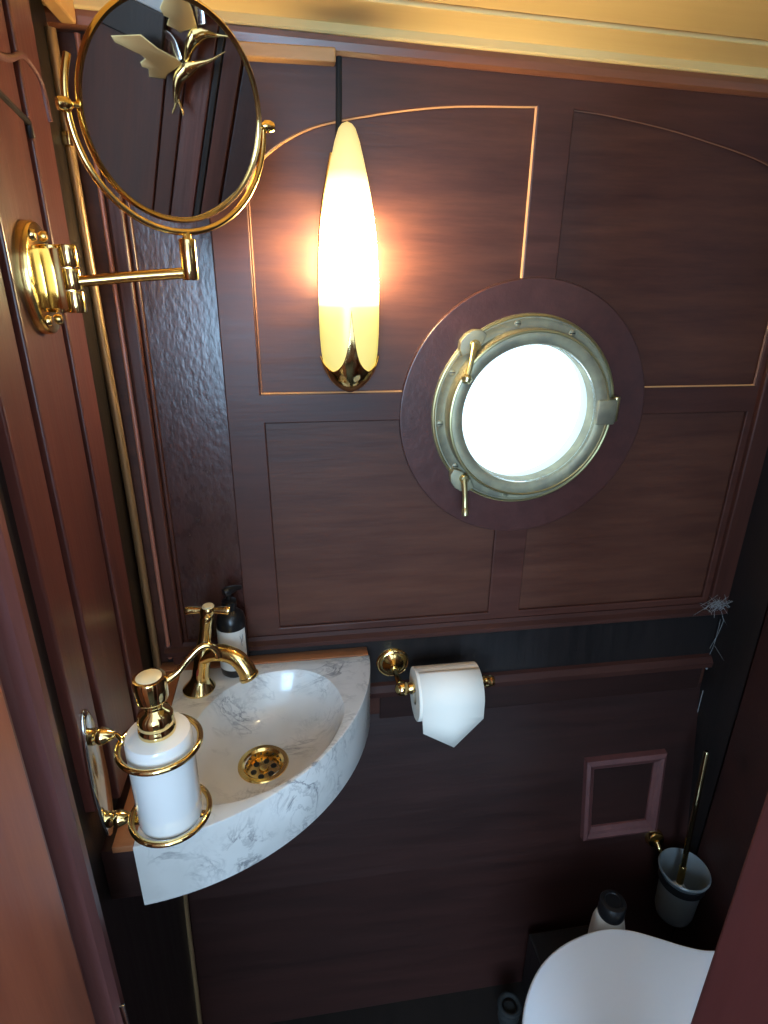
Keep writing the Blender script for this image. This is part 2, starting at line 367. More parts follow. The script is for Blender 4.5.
# ceiling boards and cornice; the deckhead falls slightly to the right
FALL = lambda x: -.028*(x-.2)
bm = bmesh.new()
box(bm, (-.1, -.092, CEIL-.008), (RW+.1, .0, CEIL+.02), .002)
box(bm, (-.1, -.69, CEIL-.005), (RW+.1, -.097, CEIL+.03), .002)
box(bm, (-.1, -.10, CEIL+.003), (RW+.1, -.08, CEIL+.03))
for v in bm.verts: v.co.z += FALL(v.co.x)
struct('ceiling', bm, M['cream'])
def corn(prof): return prism([prof], RW+.02, lambda u, v, w_: V((w_+RW/2, u, v+FALL(w_+RW/2))), 0)
struct('trim_5', corn([(0, 1.738), (-.010, 1.738), (-.016, 1.742), (-.018, 1.750), (-.018, 1.7560), (0, 1.7560)]), M['cornice'])
struct('trim_6', corn([(0, 1.7562), (-.0215, 1.7562), (-.0235, 1.7585), (-.0225, 1.7680), (0, 1.7680)]), M['cream'])
struct('trim_7', B((.206, -.024, 1.724), (.326, 0, 1.7395), .002), M['tan'])
struct('trim_8', B((.012, -.125, 1.745), (.030, -.02, 1.776), .003), M['tan'])

# left wall: recess by the corner, planks proud of it with dark grooves between
PXX = .020
bm = B((-.06, -1.2, 0), (-.004, .0, 1.95)); wall_left = struct('wall_left', bm, M['dark'])
def plank(y0, y1, z0=.875, z1=1.80, x=PXX, mt='plank', nm='plank'):
    struct(nm, B((-.006, y0, z0), (x, y1, z1), .0025, 3), M[mt], wall_left)
plank(-.197, -.141); plank(-.310, -.213); plank(-.379, -.327, .93)
struct('lower_planking', B((-.006, -.40, .02), (.004, -.02, .862), .001), M['dark'], wall_left)  # shade below the basin is put into the dark wood colour
struct('plank_backing', B((-.006, -.41, .855), (.009, -.142, 1.80)), M['dark'], wall_left)
# shaped head of the first panel: arched bead and sloping groove
bm = tube(spline([(PXX+.0005, -.262, 1.650), (PXX+.0005, -.225, 1.656), (PXX+.0005, -.19, 1.668), (PXX+.0005, -.165, 1.664), (PXX+.0005, -.150, 1.655), (PXX+.0005, -.143, 1.625)], 8), .0030, 10)
struct('arched_bead', bm, M['hatch'], wall_left)
bm = tube([(PXX, -.315, 1.634), (PXX, -.262, 1.622), (PXX, -.205, 1.612), (PXX, -.201, 1.60)], .0032, 10)
struct('head_groove', bm, M['dark'], wall_left)

# door frame on the left
jy = -.425
bm = prism([[(-.004, -.52), (.0245, -.52), (.0245, -.490), (.012, -.487), (.012, -.470), (.019, -.466), (.026, -.458), (.030, -.447), (.028, -.434), (.022, -.426), (.010, -.422), (-.004, -.422)]],
           1.8, lambda u, v, w_: V((u, v, w_+.90)), 0)
df = struct('trim_9', bm, M['jamb'])
struct('orange_face', B((-.004, -1.0, .0), (.0260, -.4935, 1.80), .002), M['orange'], df)  # lighter orange wood than the moulding beside it
struct('trim_10', B((-.004, -.4215, .0), (.006, -.3985, 1.80)), M['dark'])

# right wall
bm = B((RW, -1.25, 0), (RW+.05, .0, 1.95)); wall_right = struct('wall_right', bm, M['plank'])
bm = bmesh.new(); box(bm, (RW-.004, -.104, .0), (RW, -.002, 1.75), .001); struct('side_board', bm, M['dark'], wall_right)
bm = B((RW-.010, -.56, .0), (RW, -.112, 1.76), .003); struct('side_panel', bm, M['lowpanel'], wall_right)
for y0, y1, mt in ((-.605, -.565, 'frame'), (-.622, -.608, 'dark'), (-.680, -.625, 'plank'), (-.724, -.684, 'frame'), (-1.2, -.728, 'frame')):
    struct('side_stile', B((RW-.012, y0, .0), (RW, y1, 1.50 if y0 < -1 else 1.76), .002), M[mt], wall_right)
struct('side_rail', B((RW-.020, -1.2, 1.47), (RW, -.735, 1.535), .003), M['dark'], wall_right)
struct('opening_panel', B((RW-.012, -1.2, 1.535), (RW, -.728, 1.76), .002), M['outside'], wall_right)  # pale colour stands in for daylight in a small opening
struct('edge_highlight', tube([(RW-.0045, -.007, .765), (RW-.0045, -.007, .74)], .0022, 8), M['dust_highlight'], wall_right)  # pale sliver stands in for a highlight along the corner
struct('edge_highlight', tube([(RW-.004, -.012, .690), (RW-.004, -.012, .60), (RW-.004, -.020, .555)], .0009, 8), M['dust_highlight'], wall_right)  # thin pale line drawn as the highlight of the corner crack
struct('wall_front', B((.60, -1.28, 0), (RW+.05, -1.22, 1.95)), M['plank'])
struct('floor', B((-.5, -3.0, -.05), (RW+.4, .0, 0)), M['floor'])
struct('wall_corridor', B((-.5, -3.0, 0), (RW+.4, -2.95, .85)), M['frame'])

# red-brown post at the right of the doorway
dp = struct('door_1', B((.549, -.735, .0), (.618, -.650, 1.775), .003), M['door'])
struct('door_stop', B((.560, -.760, .0), (.608, -.7345, 1.775), .002), M['door'], dp)

# ------------------------------------------------------------------ porthole
PX, PZ = .617, 1.281
pw = bpy.data.objects.new('window_1', None); link(pw); pw.location = (PX, 0, PZ); pw['kind'] = 'structure'
Yax = (0, -1, 0)
o0 = (PX, -.0085, PZ)
fl = obj('window_frame', lathe([(.118, .0), (.1498, .0), (.1510, .0025), (.149, .0055), (.1440, .0060), (.142, .0045), (.130, .0045), (.118, .0045), (.118, 0)], o0, Yax, 96), M['oldbrass'], pw)
obj('rim_bead', lathe([(.1465, .0050), (.1490, .0040), (.1505, .0050), (.1500, .0075), (.1480, .0083), (.1462, .0070), (.1465, .0050)], o0, Yax, 96), M['oldbrass_edge'], pw)
o1 = (PX, -.031, PZ)
sash = obj('sash_ring', lathe([(.107, -.022), (.130, -.022), (.1300, .004), (.1285, .0085), (.125, .0105), (.114, .0100), (.109, .0075), (.107, .002), (.107, -.022)], o1, Yax, 96), M['oldbrass'], pw)
obj('sash_bead', lathe([(.1260, .0085), (.1285, .0075), (.1298, .0090), (.1290, .0112), (.1268, .0116), (.1255, .0105), (.1260, .0085)], o1, Yax, 96), M['oldbrass_edge'], sash)
obj('glass_pane', lathe([(0, 0), (.1075, 0), (.1075, .004), (0, .004)], (PX, -.0345, PZ), Yax, 64), M['glass'], pw)
# hull lining behind the glass: brass spigot seen through the pane
obj('spigot', lathe([(.1085, 0), (.1165, .064), (.1150, .064), (.1070, 0), (.1085, 0)], (PX, -.0335, PZ), (0, 1, 0), 64), M['lining'], pw)
for a in (18, 62, 100, 152, 186, 218, 262, 300, 335):
    a = math.radians(a); rad = .1445 if a > 0 else 0
    c = V((PX+.1375*math.cos(a), -.0135, PZ+.1375*math.sin(a)))
    s = obj('screw', lathe([(0, .0015), (.0042, .0012), (.0056, .0), (.0056, -.001)], c, Yax, 20), M['oldbrass'], pw)
    obj('slot', B(c+V((-.0042, -.0017, -.0007)), c+V((.0042, -.0013, .0007))), M['black'], s)
# hinge on the right
hb = bmesh.new(); box(hb, (PX+.108, -.0445, PZ-.016), (PX+.1400, -.028, PZ+.024), .003)
hg = obj('hinge', hb, M['oldbrass'], pw)
obj('hinge_pin', cyl((PX+.1410, -.036, PZ-.012), (PX+.1410, -.036, PZ+.028), .0060, None, 20, .002), M['oldbrass_edge'], hg)
# upper left dog: lug on the flange, eye and swung bolt with a ball end
def dog(ang, bolt_to, ball):
    a = math.radians(ang); e = V((math.cos(a), 0, math.sin(a))); t = V((-math.sin(a), 0, math.cos(a))); c0 = V((PX, -.018, PZ)) + e*.146
    lp = [(-.024, -.006), (-.021, .005), (-.012, .0130), (0, .0155), (.012, .0130), (.021, .005), (.024, -.006), (.011, -.012), (-.011, -.012)]
    d_ = obj('clamp_lug', prism([lp], .014, lambda u, v, w_: c0 + t*u + e*v + V((0, -1, 0))*w_, .0015, 2), M['oldbrass'], pw)
    obj('clamp_eye', lathe([(0, .010), (.006, .009), (.008, .006), (.0085, 0), (0, 0)], c0 - e*.006 + V((0, -.004, 0)), Yax, 24), M['oldbrass_edge'], d_)
    p0 = c0 - e*.004 + V((0, -.010, 0))
    obj('clamp_bolt', tube(spline([p0, (p0+V(bolt_to))*.5 + V((0, -.003, 0)), V(bolt_to)], 8), resamp([.0056, .0040, .0046], 8), 14), M['oldbrass_edge'], d_)
    obj('clamp_knob', lathe(ball, bolt_to, V(bolt_to)-p0, 20), M['oldbrass_edge'], d_)
dog(131, (PX-.107, -.046, PZ+.062), [(0, -.004), (.006, -.003), (.0085, .002), (.006, .008), (0, .010)])
dog(227, (PX-.098, -.048, PZ-.146), [(.0034, -.006), (.0050, 0), (.0062, .006), (.0050, .011), (0, .013)])

# ------------------------------------------------------------------ wall lamp
LX, LY = .337, -.040
lamp = root('wall_lamp', 'lit tall teardrop glass wall lamp in a tulip-shaped brass cup', 'lamp', (LX, 0, 1.327))
z_of = lambda cy: 1.659 - (cy-97)/848*.336
pr = [(97, .001), (103, .0065), (115, .0105), (150, .0155), (200, .0205), (250, .0250), (300, .0292), (350, .0325), (400, .0352), (450, .0372), (500, .0385), (560, .0398), (620, .0405), (680, .0408), (740, .0405), (800, .0390), (840, .0365), (870, .032), (895, .026), (915, .019), (930, .011), (938, .004)]
LP = [(z_of(a), b*1.02) for a, b in pr]
def lr(z):
    for (z1, r1_), (z0, r0_) in zip(LP, LP[1:]):
        if z0 <= z <= z1: return r0_ + (r1_-r0_)*(z-z0)/(z1-z0)
    return .001
obj('lamp_shade', lathe([(0, LP[0][0]-0)] + [(r, z) for z, r in LP[:-3]] + [(0, LP[-4][0]-.004)], (LX, LY, 0), (0, 0, 1), 48, sy=.80), M['lampglass'], lamp)
bm = bmesh.new(); n = 96; rows = 16; zb = LP[-1][0]-.001; grid = []
for k in range(n):
    th = 2*PI*k/n; d = abs(((th-PI*1.5+PI/4) % (PI/2)) - PI/4)/(PI/4)       # 0 on a sepal tip, 1 between
    fb = abs(math.sin(th)); h = 1.356 + (.068*math.exp(-d*6.5) if fb > .7 else .006*(1-d)) + .014*(1-d)**1.4
    col = []
    for j in range(rows+1):
        z = zb + (h-zb)*(j/rows)**1.0; r = lr(z)*1.0+.0016; col.append(bm.verts.new((LX+r*math.cos(th), LY+r*.80*math.sin(th)-.000, z)))
    grid.append(col)
for k in range(n):
    for j in range(rows): bm.faces.new((grid[k][j], grid[(k+1) % n][j], grid[(k+1) % n][j+1], grid[k][j+1]))
bm.faces.new([g_[0] for g_ in grid])
cup = obj('lamp_cup', bm, M['brass'], lamp); sm = cup.modifiers.new('thick', 'SOLIDIFY'); sm.thickness = .0012; sm.offset = 1
obj('mount', cyl((LX, .0, 1.385), (LX, LY+.015, 1.385), .018, .016, 32, .002), M['brass'], lamp)
obj('rib', tube(spline([(LX-.028, -.006, 1.37), (LX-.036, -.012, 1.42), (LX-.039, -.014, 1.48), (LX-.033, -.012, 1.56), (LX-.018, -.008, 1.63)], 6), .0022, 10), M['brass'], lamp)
# surface cable
tag(obj('electric_cable', tube([(.331, -.006, 1.74), (.330, -.0085, 1.69), (.3285, -.0085, 1.64), (.328, -.010, 1.605), (.333, -.012, 1.56)], .0040, 12), M['blackpipe'], loc=(.331, -.006, 1.74)),
    'short dark cable running down the panelling to the lamp', 'cable')

# ------------------------------------------------------------------ pipe in the corner
pipe = root('pipe', 'slim bronze-coloured pipe running down the left corner', 'pipe', (.004, -.012, .02))
pts = [(.004, lowy(z)-.014 if z < .70 else -.014, z) for z in (.02, .2, .35, .53, .68, .75, 1.0)] + [(.0035, -.014, 1.2), (.001, -.016, 1.4), (-.0, -.020, 1.6), (.0, -.022, 1.74)]
obj('tube', tube(spline(pts, 5), .0062, 16), M['copper'], pipe)
obj('pipe_clip', B((-.004, -.034, 1.622), (.006, -.022, 1.638), .002), M['brass'], pipe)

# ------------------------------------------------------------------ wash basin
BX, BY, BR, BZ = .0190, -.02, .3480, .8575
bas = root('wash_basin', 'quarter-round white marble corner basin with grey veins', 'basin', (.045, -.025, .757))
x0, y0 = .045, -.0300
a_end = math.acos((x0-BX)/BR)
out2 = [(x0, y0)] + [(BX+BR*math.cos(-t), BY+BR*math.sin(-t)) for t in [math.asin((BY-y0)/BR) + (a_end-math.asin((BY-y0)/BR))*k/40 for k in range(41)]]
inn = [(.099, -.132), (.129, -.090), (.176, -.061), (.243, -.056), (.287, -.085), (.308, -.135), (.307, -.182), (.278, -.242), (.234, -.285), (.187, -.309), (.134, -.318), (.094, -.300), (.076, -.255), (.080, -.185)]
cl = spline([V((a, b, 0)) for a, b in inn] + [V((*inn[0], 0))], 6)[:-1]
# smooth the closed spline seam
cl = [(p.x, p.y) for p in cl]
BH = .1005
bm = prism([out2, cl], BH, lambda u, v, w_: V((u, v, BZ-BH/2+w_)), .0016, 2)
# remove the hole's inner wall and underside rim, then loft the bowl
kill = []
cx_, cy_ = .184, -.190
def inside(p):
    c_ = False; j = len(cl)-1
    for i in range(len(cl)):
        if ((cl[i][1] > p[1]) != (cl[j][1] > p[1])) and p[0] < (cl[j][0]-cl[i][0])*(p[1]-cl[i][1])/(cl[j][1]-cl[i][1]) + cl[i][0]: c_ = not c_
        j = i
    return c_
rings = []
N = len(cl)
prof = [(1.003, -.0006), (.985, -.004), (.960, -.011), (.92, -.022), (.86, -.036), (.78, -.048), (.66, -.057), (.52, -.062), (.38, -.0655), (.26, -.0675)]
for s, dz in prof: rings.append([bm.verts.new((cx_+(a-cx_)*s, cy_+(b-cy_)*s, BZ+dz)) for a, b in cl])
for A, D in zip(rings, rings[1:]):
    for k in range(N): bm.faces.new((A[k], A[(k+1) % N], D[(k+1) % N], D[k]))
last = rings[-1]; rd = .0315
hole = [bm.verts.new((cx_+rd*math.cos(math.atan2(v.co.y-cy_, v.co.x-cx_)), cy_+rd*math.sin(math.atan2(v.co.y-cy_, v.co.x-cx_)), BZ-.069)) for v in last]
for k in range(N): bm.faces.new((last[k], last[(k+1) % N], hole[(k+1) % N], hole[k]))
bb = obj('bowl', bm, M['marble'], bas, angle=50)
dz_ = BZ-.0685
dr = obj('drain', lathe([(.0385, -.003), (.0385, .0005), (.037, .002), (.031, .0020), (.0275, -.001), (.0265, -.008), (.0255, -.0105), (.0, -.0105)], (cx_, cy_, dz_+.0015), (0, 0, 1), 48), M['brass2'], bas)
obj('drain_boss', lathe([(.0075, -.012), (.0075, -.009), (.006, -.007), (0, -.0065)], (cx_, cy_, dz_+.0015), (0, 0, 1), 24), M['brass2'], dr)
bm = bmesh.new()
for k in range(6):
    a = 2*PI*k/6+.3; lathe([(0, .0012), (.0045, .0008), (.0045, 0)], (cx_+.0155*math.cos(a), cy_+.0155*math.sin(a), dz_-.0090), (0, 0, 1), 20, bm)
obj('drain_holes', bm, M['black'], dr)
bm = bmesh.new()
for k in range(18):
    a = 2*PI*k/18; p = V((cx_+.0268*math.cos(a), cy_+.0268*math.sin(a), dz_-.003)); d = V((-math.cos(a), -math.sin(a), 0))
    cyl(p-d*.0004, p+d*.0012, .0016, None, 8, 0, bm)
obj('overflow_slots', bm, M['black'], dr)
# timber cleats behind and beside the basin
wc = root('timber_cleat', 'bare orange timber support between basin and panelling', 'support', (.03, -.02, .77))
obj('back_cleat', B((.010, -.0290, .745), (.365, -.0045, BZ+.001), .001), M['cleat'], wc)
obj('side_cleat', B((.0205, -.364, BZ-.010), (.0445, -.0295, BZ-.0005), .001), M['cleat'], wc)
obj('side_bracket', B((.0050, -.360, .765), (.0440, -.0295, BZ-.0105), .002), M['lower'], wc)

# ------------------------------------------------------------------ tap
FX, FY = .082, -.083
tap = root('basin_tap', 'polished gold basin tap with a two-armed handle and curved spout', 'tap', (FX, FY, BZ))
body = [(0, 0), (.0255, 0), (.0258, .003), (.0235, .006), (.0195, .012), (.0160, .018), (.0145, .023), (.0135, .030), (.0134, .048), (.0142, .062), (.0140, .072), (.0115, .082), (.0100, .092), (.0092, .112), (.0100, .124), (.0105, .132), (.0080, .137), (.0, .138)]
obj('body', lathe(body, (FX, FY, BZ), (0, 0, 1), 48), M['brass'], tap)
d = V((.93, -.36, 0)).normalized(); b0 = V((FX, FY, BZ))
sppts = [b0+V((0, 0, .062))+d*.002, b0+V((0, 0, .071))+d*.018, b0+V((0, 0, .073))+d*.038, b0+V((0, 0, .067))+d*.058, b0+V((0, 0, .052))+d*.074, b0+V((0, 0, .038))+d*.082]
obj('spout', tube(spline(sppts, 6), resamp([.0140, .0138, .0130, .0125, .0130, .0140], 6), 24), M['brass2'], tap)
obj('spout_lip', tube(spline([b0+V((0, 0, .0405))+d*.0808, b0+V((0, 0, .0355))+d*.0835], 2), [.0150, .0154, .0148], 24), M['brass'], tap)
hz = .145
hd = obj('cross_handle', lathe([(0, .006), (.0100, .0055), (.0115, .003), (.0115, -.006), (.009, -.010), (0, -.010)], (FX, FY, BZ+hz), (0, 0, 1), 32), M['brass'], tap)
hc = V((FX, FY, BZ+hz-.001))
for k, nm in enumerate(('x', 'x')):
    a = math.radians(-8+180*k); e = V((math.cos(a), math.sin(a), 0)); L_ = .034
    obj('handle_arm', lathe([(0, 0), (.0050, 0), (.0050, .012), (.0058, .018), (.0066, L_-.006), (.0068, L_-.002), (.0060, L_), (0, L_+.0005)], hc, e, 20), M['brass'], hd)
obj('index_cap', lathe([(0, .0025), (.008, .002), (.0092, .0), (.0092, -.001)], (FX, FY, BZ+hz+.0058), (0, 0, 1), 28), M['iris'], hd)
obj('temperature_mark', B((FX-.0055, FY-.0138, BZ+.034), (FX-.0025, FY-.0125, BZ+.045), .0003), M['red'], tap)

for o_c in [tap] + list(tap.children_recursive):
    if o_c.type == 'MESH':                       # the tap leans a little towards its spout
        for v in o_c.data.vertices: v.co.x += .19*v.co.z

# ------------------------------------------------------------------ pump bottle behind the tap
QX, QY = .137, -.043
pb = root('soap_bottle', 'black pump bottle with a cream paper label behind the tap', 'bottle', (QX, QY, BZ))
bp_ = obj('bottle_body', lathe([(0, 0), (.0205, 0), (.023, .003), (.0235, .010), (.0235, .100), (.021, .110), (.014, .117), (.010, .120), (.010, .126), (0, .126)], (QX, QY, BZ+.0003), (0, 0, 1), 40), M['black'], pb)
bm = bmesh.new(); nn = 28; cols = []
for k in range(nn+1):
    a = -PI*.5 + math.radians(-75+150*k/nn) - .15
    cols.append([bm.verts.new((QX+.0239*math.cos(a), QY+.0239*math.sin(a), BZ+z)) for z in (.016, .090)])
for A, D in zip(cols, cols[1:]): bm.faces.new((A[0], D[0], D[1], A[1]))
lb = obj('label', bm, M['label'], pb)
def on_cyl(a, z, r=.0243): return V((QX+r*math.cos(a), QY+r*math.sin(a), BZ+z))
bm = bmesh.new()
for az0, zz0, az1, zz1 in ((-.95, .080, -.80, .068), (-.80, .068, -.70, .081), (-.86, .070, -.82, .060)):
    tube([on_cyl(az0, zz0), on_cyl((az0+az1)/2, (zz0+zz1)/2), on_cyl(az1, zz1)], .0004, 6, bm=bm)
obj('sprig_mark', bm, M['ink'], lb)
pc = obj('pump_collar', lathe([(0, .126), (.0115, .126), (.0118, .136), (.007, .138), (.0042, .139), (.0042, .150), (0, .150)], (QX, QY, BZ), (0, 0, 1), 32), M['black'], pb)
obj('pump_head', tube(spline([(QX-.006, QY-.004, BZ+.152), (QX, QY, BZ+.153), (QX+.010, QY+.010, BZ+.152), (QX+.018, QY+.018, BZ+.149)], 5), resamp([.007, .0078, .005, .0035], 5), 14), M['black'], pb)

# ------------------------------------------------------------------ ceramic soap dispenser in its wall holder
DX, DY, DZ = .0965, -.375, .9085
RD = .0345
sd = root('soap_dispenser', 'white ceramic soap dispenser with a gold pump head', 'soap dispenser', (DX, DY, DZ))
obj('bottle', lathe([(0, 0), (.0315, 0), (.0333, .002), (RD, .006), (RD, .113), (.0340, .117), (.0325, .120), (.024, .1225), (.020, .123), (0, .123)], (DX, DY, DZ), (0, 0, 1), 64), M['ceramic'], sd)
col_ = obj('pump_collar', lathe([(0, .112), (.0185, .112), (.0192, .114), (.0192, .120), (.0178, .122), (.0178, .124), (.0186, .126), (.0186, .133), (.0160, .139), (.0115, .142), (.0098, .144), (.0100, .147), (.0080, .149), (.0080, .158), (0, .158)], (DX, DY, DZ+.0095), (0, 0, 1), 48), M['brass'], sd)
hd2 = obj('pump_head', lathe([(0, .155), (.0160, .155), (.0170, .157), (.0170, .178), (.0160, .181), (.0130, .1818), (0, .1818)], (DX, DY, DZ+.0095), (0, 0, 1), 48), M['brass'], sd)
obj('cap_inlay', lathe([(.0128, .1819), (.0120, .1826), (0, .1829)], (DX, DY, DZ+.0095), (0, 0, 1), 40), M['iris'], hd2)
p = V((DX, DY, DZ+.0095))
obj('pump_spout', tube(spline([p+V((.012, .004, .170)), p+V((.026, .010, .177)), p+V((.038, .014, .190)), p+V((.050, .018, .200)), p+V((.060, .020, .200)), p+V((.066, .022, .191)), p+V((.067, .022, .184))], 6), resamp([.0042, .0036, .0034, .0034, .0034, .0036, .0040], 6), 16), M['brass'], sd)
# holder
sh = root('dispenser_holder', 'gold double-ring holder with oval backplate carrying the white dispenser', 'holder', (.021, -.355, .97))
PYc, PZc = -.3620, .966
bm = lathe([(0, .004), (.9, .0040), (.97, .0030), (1.0, .001), (1.0, 0), (0, 0)], (0, 0, 0), (1, 0, 0), 64)
for v in bm.verts:
    v.co = V((.0206+v.co.x, PYc + v.co.y*.0210 + .003, PZc - .003 + v.co.z*.090))
obj('backplate', bm, M['steel'], sh)
def ringpts(z, r, a0, a1, n=40): return [(DX+r*math.cos(math.radians(a0+(a1-a0)*k/n)), DY+r*math.sin(math.radians(a0+(a1-a0)*k/n)), z) for k in range(n+1)]
for zk, zr, a0, a1, kz in ((PZc+.057, DZ+.106, -225, 110, 0), (PZc-.062, DZ+.006, 0, 360, 0)):
    nb = obj('knob', lathe([(0, 0), (.0088, 0), (.0092, .002), (.0092, .005), (.0075, .007), (.0096, .0095), (.0098, .013), (.0088, .016), (.0066, .021), (.0042, .025), (0, .026)], (.0246, PYc-.004, zk), (1, 0, 0), 32), M['brass'], sh)
    if a1 == 360: rp = tube(ringpts(zr, RD+.0075, 0, 360, 60)[:-1], .0034, 14, closed=True)
    else: rp = tube(ringpts(zr, RD+.0075, a0, a1, 56), .0034, 14)
    obj('ring', rp, M['brass'], sh)
    obj('arm', tube(spline([(.046, PYc-.004, zk), (.052, PYc-.004, zk-.001), (.058, DY+.004, (zk+zr)/2), (DX-RD-.0045, DY+.003, zr)], 6), .0030, 12), M['brass'], sh)
bm = B((DX-.0285, DY-.0055, DZ-.0040), (DX+.0285, DY+.0055, DZ-.0006), .001); box(bm, (DX-RD-.006, DY-.004, DZ-.004), (DX+RD+.006, DY+.004, DZ-.0008), .001)
obj('support_bar', bm, M['brass'], sh)
for s_ in (-1, 1): obj('bar_end', tube([(DX+s_*(RD+.006), DY, DZ-.003), (DX+s_*(RD+.0075), DY, DZ+.007)], .002, 10), M['brass'], sh)

# ------------------------------------------------------------------ shaving mirror
sm_ = root('shaving_mirror', 'round gold-rimmed shaving mirror on a swing arm at the left wall', 'mirror', (PXX, -.25, 1.475))
MB = V((PXX, -.262, 1.475))
bm = lathe([(1.0, 0), (1.0, .007), (.97, .0095), (.88, .0105), (0, .0110)], (0, 0, 0), (1, 0, 0), 64)
for v in bm.verts: v.co = MB + V((v.co.x, v.co.y*.035, v.co.z*.050))
wp = obj('wall_plate', bm, M['brass2'], sm_)
for yy, zz in ((.014, .037), (-.014, .037), (.014, -.037), (-.014, -.037)):
    obj('screw', lathe([(.0055, 0), (.0055, .001), (.004, .0035), (0, .0045)], MB+V((.0105, yy, zz)), (1, 0, 0), 20), M['brass'], wp)
hub = bmesh.new()
for xo, yo in ((.018, .003), (.0335, .0)):
    for za, zb_ in ((-.030, -.0105), (-.0095, .0095), (.0105, .030)):
        cyl(MB+V((xo, yo, za)), MB+V((xo, yo, zb_)), .0085, None, 28, .001, hub)
box(hub, MB+V((.010, -.006, -.027)), MB+V((.036, .010, .027)), .001)
obj('hinge_barrel', hub, M['brass'], sm_)
J = V((.1615, -.258, 1.494))
obj('arm', tube([MB+V((.040, .0, -.002)), V((.110, -.256, 1.478)), J+V((0, 0, -.012))], .0052, 20), M['brass2'], sm_)
obj('joint', cyl(J+V((0, 0, -.019)), J+V((0, 0, .018)), .0078, None, 28, .0012), M['brass'], sm_)
MC = V((.165, -.26, 1.611)); YW, TL = .63, .25
ax = V((math.cos(YW), math.sin(YW), 0)); nh = V((math.sin(YW), -math.cos(YW), 0)); up = V((0, 0, 1))
nrm = nh*math.cos(TL) - up*math.sin(TL); RM = .0848
ax2 = (ax + up*.07).normalized()
yk = [MC + (ax2*math.cos(math.radians(a)) + up*math.sin(math.radians(a)))*(RM+.0085) - nh*.004 for a in range(158, 362, 4)]
obj('yoke', tube(yk, resamp([.0030]*len(yk), 1), 14, flat=1.0), M['brass2'], sm_)
yb = MC - up*(RM+.0085) - nh*.004
obj('stem', tube([J+V((0, 0, .016)), (J+V((0, 0, .02))+yb)*.5, yb+up*.001], [.0048, .0035, .0030], 16), M['brass2'], sm_)
hd3 = obj('mirror_head', lathe([(0, -.007), (RM-.006, -.007), (RM, -.005), (RM+.0020, -.001), (RM+.0020, .002), (RM, .0045), (RM-.0022, .0035), (RM-.0026, .0005), (0, .0005)], MC, nrm, 96), M['brass2'], sm_)
obj('mirror_glass', lathe([(RM-.0024, .0008), (RM-.0030, .0012), (0, .0012)], MC, nrm, 96), M['mirror'], hd3, smooth=False)
for s in (-1, 1):
    obj('pivot_knob', lathe([(.0022, -.006), (.0022, .0), (.0050, .003), (.0056, .008), (.0045, .012), (0, .013)], MC + ax2*s*(RM+.005), ax2*s, 20), M['brass2'], sm_)

# ------------------------------------------------------------------ brass birds on the right wall, seen in the mirror
BXW = RW-.030
bird = root('bird_ornament', 'pair of brass flying birds on the right wall, seen in the mirror', 'ornament', (RW-.012, -.69, 1.47))
YZ = lambda x, lean=0, c=(0, 0): (lambda u, v, w_: V((x + w_ + lean*(u-c[0]), u, v)))
wings = dict(lw=[(-.824, 1.467), (-.815, 1.458), (-.79, 1.456), (-.765, 1.455), (-.756, 1.452), (-.765, 1.442), (-.761, 1.435), (-.748, 1.436), (-.746, 1.422), (-.724, 1.427), (-.713, 1.431), (-.71, 1.441), (-.683, 1.47), (-.696, 1.475), (-.734, 1.479), (-.768, 1.49), (-.804, 1.475)],
 lr=[(-.758, 1.519), (-.744, 1.512), (-.721, 1.511), (-.704, 1.504), (-.682, 1.48), (-.695, 1.467), (-.716, 1.467), (-.726, 1.483), (-.723, 1.495), (-.744, 1.499)],
 uw=[(-.727, 1.564), (-.733, 1.548), (-.724, 1.538), (-.714, 1.538), (-.717, 1.525), (-.702, 1.524), (-.69, 1.522), (-.683, 1.528), (-.66, 1.543), (-.672, 1.566), (-.690, 1.590), (-.712, 1.600)],
 ur=[(-.682, 1.58), (-.675, 1.610), (-.655, 1.612), (-.648, 1.575), (-.64, 1.556), (-.657, 1.547), (-.667, 1.562)])
for k, ln, c_ in (('lw', .25, (-.69, 1.47)), ('lr', -.35, (-.69, 1.47)), ('uw', .25, (-.66, 1.54)), ('ur', -.35, (-.66, 1.54))):
    obj('wing', prism([wings[k]], .004, YZ(BXW, ln, c_), .0015, 2), M['wing' if k in ('lw', 'uw') else 'steel'], bird)
lb_ = [(BXW, -.594, 1.526), (BXW-.002, -.621, 1.50), (BXW-.004, -.647, 1.482), (BXW-.006, -.666, 1.466), (BXW-.005, -.683, 1.443), (BXW-.002, -.688, 1.416), (BXW, -.687, 1.396)]
obj('body', tube(spline(lb_, 6), resamp([.0008, .0035, .0075, .0145, .0125, .0085, .0055], 6), 20), M['brass'], bird)
ub_ = [(BXW, -.588, 1.554), (BXW, -.616, 1.545), (BXW-.003, -.638, 1.540), (BXW-.005, -.657, 1.528), (BXW-.004, -.668, 1.508), (BXW, -.674, 1.478)]
obj('body', tube(spline(ub_, 6), resamp([.0008, .0032, .0080, .0150, .0115, .0055], 6), 20), M['brass'], bird)
for q in ((-.693, 1.371), (-.668, 1.378)):
    obj('tail', tube(spline([(BXW, -.686, 1.405), (BXW, (q[0]-.682)/2, 1.392), (BXW, *q)], 5), resamp([.0050, .0032, .0018], 5), 12), M['brass'], bird)
for y_, z_ in ((-.685, 1.445), (-.664, 1.520)):
    obj('wall_peg', cyl((BXW, y_, z_), (RW-.010, y_, z_), .003), M['brass'], bird)

